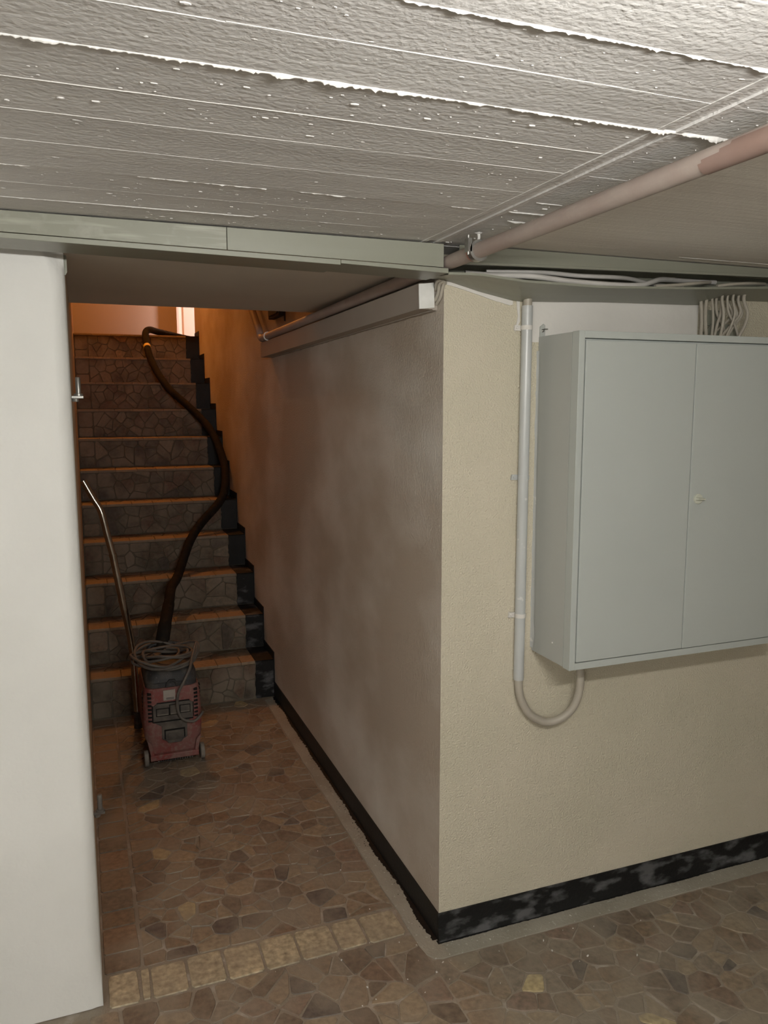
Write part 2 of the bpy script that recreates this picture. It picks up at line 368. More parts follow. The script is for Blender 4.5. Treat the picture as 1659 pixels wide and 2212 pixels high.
struct(MB().box(-1.10, 1.35, 6.2, 6.3, 1.9, ZTOP).build('wall_landing', 'landing'), 'pale wall at the top of the stairs')
struct(MB().box(0.15, 1.35, 4.80, 4.9, 1.9, ZTOP).build('wall_landing_near', 'landing'))
struct(MB().box(-1.10, 1.35, 1.2, 6.3, ZTOP, ZTOP+0.1).build('ceiling_stairwell', 'landing'))
struct(MB().box(-3.0, -2.9, -4.5, 0.25, -0.05, 2.1).build('wall_room_left', 'white'))
struct(MB().box(3.1, 3.2, -4.5, 0.15, -0.05, 2.1).build('wall_right', 'cream'))
struct(MB().box(-3.0, 3.2, -4.5, -4.4, -0.05, 2.1).build('wall_back', 'white'))
# soffit over the entry and the header wall above it
sf = struct(MB().box(XL, 0.0, 0.0, 1.235, 1.975, 2.15).build('ceiling_soffit', 'soffit'), 'plain beige soffit above the entry to the stairs')
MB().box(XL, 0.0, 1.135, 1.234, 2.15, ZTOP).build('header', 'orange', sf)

# ------------------------------------------------------------------ ceiling: board marks, fins, grout lumps
ceil = struct(MB().box(-3.0, 3.2, -4.5, 0.0, ZC+0.004, ZC+0.12).build('ceiling', 'ceiling'), 'white painted concrete ceiling with board marks')
edges = [-0.10, -0.248, -0.362, -0.478, -0.621, -0.754, -0.869, -0.993, -1.103, -1.212]
while edges[-1] > -4.4: edges.append(edges[-1]-rnd.uniform(0.105, 0.14))
off = {0: 0.0, 1: -0.0003, 2: 0.0, 3: -0.0006, 4: -0.0002, 5: 0.0002, 6: 0.0006, 7: -0.0003, 8: 0.0002, 9: -0.0010}
XG0, XG1 = -0.123, -0.083
def board(x0, x1, ya, yb, dz, m):
    nx = max(2, int((x1-x0)/0.04)); mb = MB(); vs = []
    rows = [(ya, 0.0055), (ya, dz), (ya+(yb-ya)*0.5, dz+0.0006), (yb, dz), (yb, 0.0055)]
    for i in range(nx+1):
        x = x0+(x1-x0)*i/nx
        for q, (yy, zz) in enumerate(rows):
            w = 0.0010*noise.noise(Vector((x*3.5, ya*5+q*0.15, 2))) if 1 <= q <= 3 else 0
            vs.append((x, yy+(0.0008*noise.noise(Vector((x*12, yy*7, 0)))), ZC+zz+w))
    n = len(rows)
    fs = [(i*n+k, (i+1)*n+k, (i+1)*n+k+1, i*n+k+1) for i in range(nx) for k in range(n-1)]
    return mb.add(vs, fs).build('formwork_board_mark', m, ceil, recalc=False)
for i in range(len(edges)-1):
    dz = off.get(i, rnd.uniform(-0.0012, 0.0012))
    board(-2.95, XG0, edges[i+1]+0.0004, edges[i]-0.0004, dz, 'ceiling')
    board(XG1, 0.10, edges[i+1]+0.0004, edges[i]-0.0004, dz*0.6+0.001, 'ceiling')
board(-2.95, 0.1, -0.0995, -0.002, 0.0, 'ceiling')
MB().box(0.10, 3.15, -4.45, -0.002, ZC+0.0005, ZC+0.0042).build('smooth_panel', 'slab', ceil)
# seam between two panels of formwork: two shallow ridges with a trough
for xa, xb, d in ((XG0-0.002, XG0+0.008, -0.0011), (XG1-0.008, XG1+0.003, -0.0013), (XG0+0.008, XG1-0.008, 0.0026)):
    nn = 90; vs = []; fs = []
    for i in range(nn+1):
        yy = -4.4+i*(4.39/nn); w = 0.0012*noise.noise(Vector((yy*8, xa*50, 0)))+0.0006*noise.noise(Vector((yy*40, xa*50, 0)))
        vs += [(xa+w*0.6, yy, ZC+0.005), (xa+w*0.6, yy, ZC+d+w*0.5), (xb+w*0.6, yy, ZC+d+w*0.5), (xb+w*0.6, yy, ZC+0.005)]
    for i in range(nn):
        for k in range(3): fs.append((i*4+k, (i+1)*4+k, (i+1)*4+k+1, i*4+k+1))
    MB().add(vs, fs).build('panel_seam', 'ceiling', ceil, recalc=True)
def fin(yc, x0, x1, h, rag, seed, thick=0.0022, step=0.003, gaps=0.0):
    """thin ragged blade of concrete that leaked between two boards"""
    n = int((x1-x0)/step); vs = []; fs = []; q = random.Random(int(seed*100)); chip = 0.0
    for i in range(n+1):
        x = x0+(x1-x0)*i/n
        a = 0.5+0.5*noise.noise(Vector((x*4+seed, 0, 0))); b = noise.noise(Vector((x*30+seed, 1, 0))); c = noise.noise(Vector((x*120+seed, 2, 0)))
        chip = q.uniform(0, 1) if q.random() < 0.5 else chip*0.5
        hh = h*(0.25+0.9*a)+rag*max(0, b)*0.9+rag*0.7*max(0, c)*a+rag*0.45*chip*a
        if gaps and noise.noise(Vector((x*5+seed, 7, 0))) < gaps-0.5: hh *= 0.10
        hh *= min(1.0, (i+0.2)/4, (n-i+0.2)/4); hh = max(hh, 0.0002)
        tk = thick*(0.5+0.6*a)+0.45*rag*max(0, b)+0.3*rag*max(0, c)*a; yy = yc+0.0012*noise.noise(Vector((x*15, seed, 0)))+0.0004*c
        vs += [(x, yy-tk, ZC+0.0008), (x, yy-tk*0.55, ZC-hh*0.7), (x, yy-tk*0.1, ZC-hh), (x, yy+tk*0.4, ZC-hh*0.8), (x, yy+tk*0.6, ZC+0.004)]
    for i in range(n):
        for k in range(4): fs.append((i*5+k, (i+1)*5+k, (i+1)*5+k+1, i*5+k+1))
    MB().add(vs, fs).build('concrete_fin', 'fin', ceil, recalc=True)
fin(-0.993, -1.45, 0.05, 0.0024, 0.0085, 1.0, 0.0030, step=0.0026)
fin(-1.212, -0.62, -0.10, 0.0022, 0.0070, 5.0, 0.003)
fin(-1.212, -1.6, -0.66, 0.0012, 0.001, 6.0)
fin(-1.103, -1.5, -0.78, 0.0006, 0.0022, 8.0, 0.0022)
fin(-1.103, -0.77, -0.22, 0.0002, 0.0010, 9.0, 0.0026)
fin(-0.869, -1.5, -0.13, 0.0004, 0.0005, 11.0, 0.0022)
fin(-0.754, -1.5, -0.12, 0.0004, 0.0005, 12.0, 0.0022)
fin(-0.621, -1.5, -0.12, 0.0003, 0.0005, 13.0, 0.0020)
fin(-0.478, -1.5, -0.13, 0.0014, 0.0040, 14.0, 0.0020, gaps=0.45)
fin(-0.478, -0.08, 0.02, 0.0018, 0.0016, 14.5, 0.0018)
fin(-0.362, -1.5, -0.12, 0.0001, 0.0003, 15.0, 0.0016)
fin(-0.248, -1.5, -0.56, 0.0018, 0.0018, 16.0, 0.0020)
fin(-0.248, -0.42, -0.28, 0.0010, 0.0016, 17.0, 0.0016, gaps=0.5)
fin(-0.56, -0.06, 0.0, 0.001, 0.001, 18.0, 0.0018); fin(-0.40, -0.035, 0.02, 0.0018, 0.003, 19.0, 0.003)
fin(-0.185, 0.62, 0.95, 0.001, 0.0008, 20.0, 0.0016)
for q in range(9, len(edges)-1):
    if q > 9: fin(edges[q], -2.2, -0.13, rnd.uniform(0.0006, 0.003), 0.002, 30.0+q, 0.0018, step=0.012)
mb = MB()
for _ in range(1100):                      # grout pimples and lumps
    x = rnd.uniform(-1.5, -0.14) if rnd.random() < 0.9 else rnd.uniform(-0.07, 0.1); yy = -rnd.uniform(0.14, 1.5)
    r = rnd.choice((0.0008, 0.001, 0.0013, 0.0018, 0.003))*rnd.uniform(0.7, 1.2); ex = rnd.uniform(1, 2.6); h = r*rnd.uniform(0.2, 0.5)
    vs = []; n = 7
    for rr, hh in ((1, -0.002), (0.75, 0.6*h), (0.3, h)):
        for k in range(n):
            a = 2*math.pi*k/n; w = rnd.uniform(0.75, 1.2); vs.append((x+math.cos(a)*r*ex*rr*w, yy+math.sin(a)*r*rr*w, ZC+0.0004-hh))
    fs = [(i*n+k, i*n+(k+1) % n, (i+1)*n+(k+1) % n, (i+1)*n+k) for i in range(2) for k in range(n)]+[tuple(range(2*n, 3*n))]
    mb.add(vs, fs)
mb.build('grout_pimples', 'ceiling', ceil, smooth=True, kind='stuff')

# ------------------------------------------------------------------ painted black skirting
bs = MB(); bs.prism([(0.0, 0.0), (2.175, 0.0), (2.175, 0.087), (0.0, 0.087)], -0.004, 0.0005, 'x')
def yv(k): return yk(k)-0.012
for k in range(1, 12):
    ye = yv(k+1) if k < 11 else 4.9
    bs.prism([(yv(k), zk(k-1)+0.02 if k > 1 else 0.08), (ye, zk(k-1)+0.02 if k > 1 else 0.08), (ye, zk(k)+0.041), (yv(k), zk(k)+0.041)], -0.004, 0.0005, 'x')
bside = struct(bs.build('baseboard_side', 'black'), 'black painted skirting climbing beside the stairs')
bf = MB(); pr = [(0.0005, 0.0), (-0.016, 0.0), (-0.012, 0.012), (-0.006, 0.040), (-0.004, 0.087), (0.0005, 0.087)]
bfo = struct(bf.prism(pr, -0.004, 3.09, 'x').build('baseboard_front', 'blackworn'), 'scuffed black painted skirting below the cream wall')
# paint slopped on the cement
def slop(pts_fn, n, parent):
    vs = []; fs = []
    for i in range(n+1):
        a, b = pts_fn(i); vs += [(*a, 0.0022), (*b, 0.0022), (*a, 0.0008), (*b, 0.0008)]
    for i in range(n):
        j = i*4; fs += [(j, j+4, j+5, j+1), (j+1, j+5, j+7, j+3)]
    MB().add(vs, fs).build('paint_slop', 'black', parent, recalc=True)
def rg(t, s): return max(0.002, 0.009+0.013*noise.noise(Vector((t*5, s, 0)))+0.006*noise.noise(Vector((t*60, s, 0)))+0.004*noise.noise(Vector((t*170, s, 0))))
slop(lambda i: ((0.0, 2.15*i/900), (-0.006-rg(2.15*i/900, 1)*1.1, 2.15*i/900)), 900, bside)
slop(lambda i: ((-0.010+1.7*i/700, -0.004), (-0.010+1.7*i/700, -0.017-0.35*rg(1.7*i/700, 5))), 700, bfo)
mb = MB()
for _ in range(150):
    t = rnd.choice((rnd.uniform(0, 2.1), rnd.uniform(0.3, 1.0))); d = 0.006+abs(rnd.gauss(0.012, 0.010)); r = rnd.uniform(0.0006, 0.0022)
    mb.prism([(-d+r*math.cos(a), t+r*math.sin(a)) for a in (0, 1.05, 2.1, 3.15, 4.2, 5.25)], 0.0008, 0.0021)
mb.build('paint_specks', 'black', bside, kind='stuff')
mb = MB()
for _ in range(70):                      # drips of white ceiling paint on the paving near the corner
    x = rnd.gauss(0.0, 0.32); yy = rnd.gauss(-0.08, 0.14) if rnd.random() < 0.7 else rnd.uniform(0, 0.8)
    if x > -0.005 and yy > -0.02: continue
    r = rnd.choice((0.0006, 0.0008, 0.0012, 0.002))*rnd.uniform(0.6, 1.1); e = rnd.uniform(1, 3); th = rnd.uniform(0, 3.1)
    mb.prism([(x+r*(e*math.cos(a)*math.cos(th)-math.sin(a)*math.sin(th))*rnd.uniform(.7, 1.2), yy+r*(e*math.cos(a)*math.sin(th)+math.sin(a)*math.cos(th))*rnd.uniform(.7, 1.2)) for a in (0, 0.9, 1.8, 2.7, 3.6, 4.5, 5.4)], -0.001, 0.0024)
mb.build('white_paint_specks', 'patch', floor, kind='stuff')

# ------------------------------------------------------------------ stairs
stairs = struct(empty('staircase', (0, Y1, 0)), 'stone clad stairs climbing behind the vacuum cleaner')
def kid(o, p):
    o.parent = p; o.matrix_parent_inverse = Matrix.Identity(4); return o
XB = -0.104
for k in range(1, 12):
    z0, z1, ya, yb = zk(k-1), zk(k), yk(k), (yk(k+1) if k < 11 else YLAND+0.35)
    core = MB().box(XL, -0.0045, ya+0.003, yb+0.01, z0-0.02, z1-0.004).build('step', 'stepcore', None)
    core.parent = stairs; core.matrix_parent_inverse = Matrix.Translation((0, -Y1, 0))
    def sub(mbb, nm, m):
        o = mbb.build(nm, m, None, recalc=False); o.parent = core; return o
    # riser: two squared stones at the left, crazy paving beside them
    zt = z1-0.016
    zm = z0+(zt-z0)*rnd.uniform(0.36, 0.46)
    w0 = XL+0.098
    for a, b in ((z0+0.004, zm-0.003), (zm+0.003, zt-0.002)):
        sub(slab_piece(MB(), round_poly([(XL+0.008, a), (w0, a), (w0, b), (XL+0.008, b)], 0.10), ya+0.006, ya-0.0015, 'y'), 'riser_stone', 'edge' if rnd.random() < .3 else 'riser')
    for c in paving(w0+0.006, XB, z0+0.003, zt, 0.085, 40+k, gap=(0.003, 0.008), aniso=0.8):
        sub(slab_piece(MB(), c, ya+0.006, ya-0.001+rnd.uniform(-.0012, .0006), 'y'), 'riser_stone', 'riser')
    # tread: a row of squared nosing stones, smaller pieces behind
    x = XL+0.004
    while x < XB-0.03:
        xe = min(x+rnd.uniform(0.10, 0.15), XB)
        if XB-xe < 0.05: xe = XB
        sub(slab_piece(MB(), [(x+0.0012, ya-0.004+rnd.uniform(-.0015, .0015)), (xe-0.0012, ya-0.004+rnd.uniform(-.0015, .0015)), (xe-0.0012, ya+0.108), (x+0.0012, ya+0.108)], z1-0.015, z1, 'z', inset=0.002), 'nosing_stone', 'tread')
        x = xe
    if k < 8:
        for c in paving(XL+0.004, XB, ya+0.112, yb-0.001, 0.075, 80+k, aniso=0.9):
            sub(slab_piece(MB(), c, z1-0.006, z1-0.0005, 'z'), 'tread_stone', 'riser')
    # right-hand end painted black
    pe = MB()
    n = 14; rag = [XB+0.004*noise.noise(Vector((k*3.3, i*0.9, 0)))+0.003*rnd.uniform(-1, 1) for i in range(n+1)]
    pe.prism([(rag[i], z0+0.002+(z1-z0-0.004)*i/n) for i in range(n+1)]+[(-0.0042, z1-0.002), (-0.0042, z0+0.002)], ya-0.005, ya+0.004, 'y')
    pe.box(XB, -0.0042, ya-0.005, yb, z1-0.005, z1-0.001)
    sub(pe, 'painted_end', 'blackworn' if k < 4 else 'black')
struct(MB().prism([(XL, YLAND+0.36), (-0.0045, YLAND+0.36), (-0.0045, 4.905), (1.3, 4.905), (1.3, 6.2), (XL, 6.2)], 1.9, ZL-0.002).build('floor_landing', 'tread'), 'landing at the top of the stairs')
# landing door and window
door = struct(MB().box(0.016, 0.80, 6.165, 6.198, ZL, ZL+2.0).build('door_1', 'dooredge'), 'pale door at the top of the stairs')
MB().box(-0.004, 0.016, 6.13, 6.2, ZL, ZL+2.03).build('door_frame', 'dooredge', door)
MB().box(0.80, 0.84, 6.13, 6.2, ZL, ZL+2.03).build('door_frame', 'dooredge', door)
MB().box(0.060, 0.066, 6.160, 6.166, ZL, ZL+2.0).build('door_bead', 'frame', door)
blocker = struct(MB().box(0.56, 0.60, 4.92, 5.862, ZL+0.004, ZL+2.02).build('light_blocker', 'dooredge'), 'added unseen panel blocking window light across the landing')  # unseen panel added to keep window light off the back wall's left
MB().lathe([(0.006, 0.0), (0.006, 0.03), (0.018, 0.032), (0.018, 0.05)], (0.60, 5.78, ZL+1.0), 14, 'x').build('blocker_handle', 'steel', blocker)
MT['pane'] = emis('daylit_pane', PANE_C, PANE_E)
win = struct(MB().box(1.30, 1.35, 4.9, 6.2, 1.9, ZTOP).build('wall_landing_right', 'landing'))
wn = struct(MB().box(1.285, 1.299, 5.53, 5.77, ZL+0.05, ZL+1.49).build('window_1', 'frame'), 'daylit window on the landing')
for a, b, c, d in ((5.58, 5.72, ZL+0.10, ZL+0.75), (5.58, 5.72, ZL+0.79, ZL+1.44)):
    MB().box(1.280, 1.284, a, b, c, d).build('pane', 'pane', wn)

# ------------------------------------------------------------------ lamps
def tube_lamp(pos, e, label, mname):
    lp = empty('tube_lamp', (pos[0], pos[1], ZC)); tag(lp, label, 'lamp')
    gz = pos[2]-ZC
    MB().box(-0.33, 0.33, -0.03, 0.03, gz+0.029, gz+0.070).build('batten', 'whiteclip', lp, bevel=0.004)
    for x in (-0.2, 0.2): MB().lathe([(0.004, gz+0.069), (0.004, -0.004)], (x, 0, 0), 8).build('hanger', 'steel', lp)
    for s_ in (-1, 1): MB().box(min(s_*0.302, s_*0.325), max(s_*0.302, s_*0.325), -0.018, 0.018, gz-0.022, gz+0.030).build('tube_holder', 'whiteclip', lp, bevel=0.003)
    MT[mname] = emis(mname, LAMP_C, e)
    MB().tube([(-0.301, 0, gz), (0, 0, gz), (0.301, 0, gz)], 0.018, 16).build('tube', mname, lp, smooth=True)
tube_lamp(LAMP_POS, LAMP_E, 'lit tube lamp on the ceiling nearest the doorway', 'lit_tube')
tube_lamp(FILL_POS, FILL_E, 'added fill tube lamp on the ceiling far back at the left', 'fill_tube')  # unseen fill light behind the camera, added to lift the ambient
lp2 = empty('stair_lamp', (STAIR_POS[0], STAIR_POS[1], ZTOP))
tag(lp2, 'warm orange pendant bulb above the top of the stairs', 'lamp')
MB().lathe([(0.04, -0.001), (0.04, -0.02), (0.006, -0.03), (0.006, -0.36), (0.02, -0.37), (0.02, -0.405)], (0, 0, 0), 16).build('pendant_cord', 'whiteclip', lp2, smooth=True)
MT['bulb2'] = emis('lit_warm_bulb', STAIR_C, STAIR_E); R1 = 0.07; gz = STAIR_POS[2]-ZTOP
MB().lathe([(R1*math.sin(math.pi*i/14)+0.0001, gz+R1*math.cos(math.pi*i/14)) for i in range(15)], (0, 0, 0), 20).build('bulb', 'bulb2', lp2, smooth=True)

# ------------------------------------------------------------------ cable trunking along the ceiling
tr = empty('cable_trunking', (0, -0.07, ZC)); tag(tr, 'grey green plastic cable trunking running along the ceiling above the doorway', 'trunking')
def T_(mbb, nm, m, bevel=0.0, smooth=False, label=None):
    o = mbb.build(nm, m, None, bevel=bevel, smooth=smooth, label=label); o.parent = tr; o.matrix_parent_inverse = Matrix.Translation((0, 0.07, -ZC)); return o
YF = -0.14
def zf(x): return 1.9486-0.0136*(min(x, 0)+0.83)      # lower edge of the front cover
def cover(x0, x1, m, fz=zf):
    mb = MB(); mb.prism([(x0, ZC-0.0035), (x1, ZC-0.0035), (x1, fz(x1)), (x0, fz(x0))], YF-0.003, YF, 'y'); T_(mb, 'cover', m, bevel=0.0008)
cover(-2.88, -1.30, 'trunk'); cover(-1.298, -0.6055, 'trunkworn'); cover(-0.6040, -0.068, 'trunk')
def tray(x0, x1):
    za, zb = zf(x0)-0.0015, zf(x1)-0.0015
    mb = MB(); mb.prism([(x0, za), (x1, zb), (x1, zb-0.012), (x0, za-0.0085)], YF-0.004, YF+0.002, 'y'); T_(mb, 'lip', 'trunk', bevel=0.001)
    mb = MB(); a = za-0.0085; b = zb-0.012
    mb.add([(x0, YF-0.002, a), (x1, YF-0.002, b), (x1, -0.004, b+0.003), (x0, -0.004, a+0.003), (x0, YF-0.002, a+0.002), (x1, YF-0.002, b+0.002), (x1, -0.004, b+0.005), (x0, -0.004, a+0.005)],
           [(3, 2, 1, 0), (4, 5, 6, 7), (0, 1, 5, 4), (1, 2, 6, 5), (2, 3, 7, 6), (3, 0, 4, 7)]); T_(mb, 'tray', 'trunk')
tray(-2.88, -0.3375); tray(-0.3365, -0.055)
# right of the pipe: cover pulled up, tray sagging open
def interp(tab, x):
    if x <= tab[0][0]: return tab[0][1]
    for (a, p), (b, q) in zip(tab, tab[1:]):
        if x <= b: return p+(q-p)*(x-a)/(b-a)
    return tab[-1][1]
cv = [(-0.024, 1.948), (0.12, 1.952), (0.5, 1.960), (1.0, 1.970), (3.05, 1.972)]
mb = MB(); vs = []; fs = []; N_ = 60
for i in range(N_+1):
    x = -0.024+3.07*i/N_; zb = interp(cv, x)
    vs += [(x, YF-0.003, ZC-0.003), (x, YF-0.003, zb+0.007), (x, YF-0.007, zb+0.006), (x, YF-0.007, zb), (x, YF+0.004, zb), (x, YF, ZC-0.003)]
for i in range(N_):
    for k in range(6): fs.append((i*6+k, (i+1)*6+k, (i+1)*6+(k+1) % 6, i*6+(k+1) % 6))
T_(mb.add(vs, fs), 'cover', 'trunk')
ff = [(-0.055, 1.9275), (0.03, 1.930), (0.16, 1.920), (0.40, 1.917), (0.72, 1.929), (0.99, 1.944), (1.3, 1.948), (3.05, 1.950)]
fb = [(-0.055, 1.932), (0.0, 1.930), (0.10, 1.906), (0.215, 1.884), (0.35, 1.888), (0.5, 1.894), (0.85, 1.900), (0.868, 1.902), (0.90, 1.918), (1.14, 1.923), (3.05, 1.925)]
mb = MB(); vs = []; fs = []; xs_ = [-0.055+i*0.0315 for i in range(45)]+[1.6, 2.2, 3.05]; K = 7
for x in xs_:
    zf_, zb_ = interp(ff, x), interp(fb, x)
    row = [(x, YF-0.004, zf_), (x, YF-0.004, zf_-0.006)]
    for q in range(1, 5): t = q/4; row.append((x, YF-0.004+(0.139)*t, zf_-0.006+(zb_-zf_+0.006)*t))
    row.append((x, -0.005, zb_+0.002))
    for q in range(3, -1, -1): t = q/4; row.append((x, YF-0.002+(0.137)*t, zf_-0.004+(zb_-zf_+0.006)*t))
    row.append((x, YF-0.002, zf_)); K = len(row); vs += row
for i in range(len(xs_)-1):
    for k in range(K): fs.append((i*K+k, (i+1)*K+k, (i+1)*K+(k+1) % K, i*K+(k+1) % K))
T_(mb.add(vs, fs), 'sagging_tray', 'trunk', label='grey green tray hanging open below its cover')
T_(MB().box(-0.02, 3.05, -0.012, -0.002, 1.93, 1.99), 'back_plate', 'trunk')
pts = [(-0.975, 1.955), (-0.945, 1.955), (-0.945, 1.916), (-0.949, 1.909), (-0.956, 1.906), (-0.975, 1.906)]
MB().prism(pts, 0.112, 0.120, 'y').build('bracket_plate', 'trunk', bpy.data.objects['wall_left'])
# loose cables lying in the open trunking
def cable(name, pts, r, m, label, cat='cable', group=None, n=10, sp=8):
    o = MB().tube(spline(pts, sp), r, n).build(name, m, smooth=True); tag(o, label, cat, group); return o
cable('trunk_cable', [(0.02, -0.085, 1.937), (0.10, -0.10, 1.934), (0.2, -0.115, 1.935), (0.32, -0.122, 1.927), (0.45, -0.122, 1.925), (0.55, -0.112, 1.930), (0.61, -0.095, 1.945), (0.66, -0.07, 1.957), (0.76, -0.03, 1.966), (0.9, -0.024, 1.968)], 0.0075, 'cablewhite', 'pale thick cable lying along the open mouth of the ceiling trunking')
cable('trunk_cable', [(0.10, -0.050, 1.952), (0.25, -0.085, 1.952), (0.36, -0.095, 1.948), (0.48, -0.09, 1.951), (0.56, -0.06, 1.955), (0.66, -0.030, 1.950), (0.78, -0.022, 1.945)], 0.006, 'cablewhite', 'pale cable tucked behind the thick one in the open trunking')
cable('trunk_cable', [(0.60, -0.118, 1.928), (0.68, -0.124, 1.936), (0.75, -0.12, 1.945), (0.82, -0.09, 1.955)], 0.005, 'cable', 'short beige cable rising out of the sagging tray above the cabinet')
cable('trunk_cable', [(0.82, -0.118, 1.940), (0.87, -0.126, 1.947), (0.95, -0.12, 1.954), (1.03, -0.09, 1.960)], 0.005, 'cable', 'beige cable rising out of the trunking nearest the right edge')

# ------------------------------------------------------------------ painted pipe under the ceiling
pp = empty('heating_pipe', (-0.046, -0.29, ZC)); tag(pp, 'brown painted pipe hung below the ceiling and running on above the stairs', 'pipe')
def K_(o, root): o.parent = root; o.matrix_parent_inverse = Matrix.Translation(-Vector(root.location)); return o
PZ = 1.955
path = [(-0.050, -4.35, PZ), (-0.049, -1.2, PZ), (-0.046, -0.3, PZ), (-0.046, 0.5, PZ-0.006), (-0.046, 1.4, PZ-0.016), (-0.046, 2.02, PZ-0.021)]
K_(MB().tube(path, 0.0178, 20).build('pipe_run', 'pipe', smooth=True), pp)
K_(MB().tube([(-0.0495, -2.2, PZ-0.0006), (-0.0488, -1.09, PZ-0.0006), (-0.0487, -1.015, PZ-0.0014)], [0.0181, 0.0181, 0.0172], 20).build('primer_band', 'primer', smooth=True), pp)
el = [(-0.046, 2.02, PZ-0.021), (-0.046, 2.08, PZ-0.021), (-0.046, 2.12, PZ-0.005), (-0.046, 2.15, PZ+0.025), (-0.046, 2.40, PZ+0.21), (-0.046, 3.3, PZ+0.90), (-0.046, 4.6, PZ+1.9)]
K_(MB().tube(spline(el, 6), 0.0185, 16).build('pipe_riser', 'pipe', smooth=True), pp)
K_(MB().lathe([(0.019, -0.010), (0.022, -0.010), (0.022, 0.010), (0.019, 0.010)], (-0.046, 1.955, PZ-0.020), 20, 'y').build('pipe_collar', 'whiteclip', smooth=True), pp)
cl = MB().lathe([(0.0185, -0.011), (0.0225, -0.011), (0.0225, 0.011), (0.0185, 0.011)], (-0.046, -0.275, PZ), 24, 'y')
K_(cl.build('clamp_lining', 'clampred', smooth=True), pp)
cm = MB().lathe([(0.0225, -0.009), (0.0245, -0.009), (0.0245, 0.009), (0.0225, 0.009)], (-0.046, -0.283, PZ), 24, 'y')
cm.box(-0.076, -0.066, -0.292, -0.274, PZ-0.004, PZ+0.026); cm.tube([(-0.071, -0.283, PZ-0.010), (-0.071, -0.283, PZ+0.034)], 0.003, 8)
K_(cm.build('clamp_ring', 'steel', smooth=True), pp)
K_(MB().tube([(-0.046, -0.283, PZ+0.020), (-0.044, -0.284, PZ+0.030), (-0.046, -0.285, ZC-0.001)], 0.0036, 10).build('hanger_rod', 'fin', smooth=True), pp)
K_(MB().lathe([(0.010, -0.0030), (0.008, -0.0042), (0.004, -0.006)], (-0.046, -0.285, ZC), 8).build('hanger_flange', 'fin'), pp)

# ------------------------------------------------------------------ cable casing on the side wall
dc = empty('cable_casing', (-0.0125, 1.15, 1.862)); tag(dc, 'beige boxed cable casing along the top of the stair wall', 'casing')
K_(MB().prism([(0.040, 1.858), (2.08, 1.838), (2.08, 1.911), (0.040, 1.926)], -0.055, -0.0006, 'x').build('casing', 'duct', bevel=0.001), dc)
K_(MB().prism([(-0.057, 1.857), (-0.012, 1.862), (-0.014, 1.929), (-0.059, 1.923)], 0.034, 0.039, 'y').build('end_plate', 'whiteclip', bevel=0.0006, label='white end plate of the casing'), dc)
sh = []; n = 60
for i in range(n+1): sh.append((0.042+2.03*i/n, 1.858-0.020*i/n-0.002-0.004*abs(noise.noise(Vector((i*0.5, 0, 0))))))
K_(MB().prism(sh+[(2.07, 1.839), (0.042, 1.859)], -0.014, -0.0006, 'x').build('filler_bead', 'duct'), dc)
cc = [([(-0.018, -0.022, 1.929), (-0.022, -0.006, 1.926), (-0.018, 0.012, 1.920), (-0.009, 0.032, 1.912), (-0.008, 0.06, 1.905)], 0.0045),
      ([(-0.009, -0.018, 1.926), (-0.012, -0.008, 1.924), (-0.011, 0.006, 1.916), (-0.008, 0.016, 1.900), (-0.008, 0.034, 1.884), (-0.007, 0.06, 1.880)], 0.0055),
      ([(-0.002, -0.016, 1.924), (-0.005, -0.009, 1.920), (-0.006, 0.000, 1.903), (-0.006, 0.012, 1.885), (-0.006, 0.034, 1.872)], 0.0045)]
for (p, r), l in zip(cc, ('pale cable at the wall corner nearest the white casing end', 'middle pale cable curling down at the wall corner', 'pale cable curling down closest to the cream wall edge')):
    cable('corner_cable', p, r, 'cable', l)
jb = empty('junction_box', (-0.02, 1.86, 2.045)); tag(jb, 'dark junction box high on the stair wall above the pipe', 'box')
K_(MB().box(-0.035, -0.001, 1.76, 1.98, 2.018, 2.11).build('box_body', 'dark', bevel=0.004), jb)
K_(MB().box(-0.040, -0.035, 1.78, 1.96, 2.03, 2.10).build('box_lid', 'dark', bevel=0.002), jb)
K_(MB().tube([(-0.02, 1.70, 2.11), (-0.02, 1.70, 1.985)], 0.004, 8).build('box_lead', 'dark'), jb)

# ------------------------------------------------------------------ electrical cabinet
cb = empty('electrical_cabinet', (0.68, -0.1, 0.87)); tag(cb, 'grey enamelled steel electrical cabinet with two doors on cream wall', 'cabinet')
X0, X1, YD, Z0, Z1 = 0.297, 1.062, -0.202, 0.8699, 1.7899
body = MB(); body.box(X0, X1, YD+0.034, -0.001, Z0, Z1); body.box(X0+0.003, X1-0.003, YD+0.029, YD+0.036, Z0+0.003, Z1-0.003)
bo = K_(body.build('body', 'cabside', bevel=0.0015), cb)
fr = MB(); y0, y1 = YD-0.001, YD+0.0305; f0, f1 = 0.0165, 0.0185
fr.box(X0-0.0015, X0+f0, y0, y1, Z0-0.001, Z1+0.001); fr.box(X1-f0, X1+0.0015, y0, y1, Z0-0.001, Z1+0.001)
fr.box(X0+f0, X1-f0, y0, y1, Z1-f1+0.001, Z1+0.001); fr.box(X0+f0, X1-f0, y0, y1, Z0-0.001, Z0+f1)
fr.box(X0+f0, X1-f0, YD+0.014, y1, Z0+f1, Z1-f1)
K_(fr.build('frame', 'cab', bevel=0.0008), cb)
xg = 0.679
d1 = K_(MB().box(X0+f0+0.003, xg-0.0012, YD-0.003, YD+0.012, Z0+f1+0.003, Z1-f1-0.005).build('door', 'cab', bevel=0.0012), cb)
d2 = K_(MB().box(xg+0.0012, X1-f0-0.003, YD-0.0045, YD+0.012, Z0+f1+0.003, Z1-f1-0.005).build('door', 'cab', bevel=0.0012), cb)
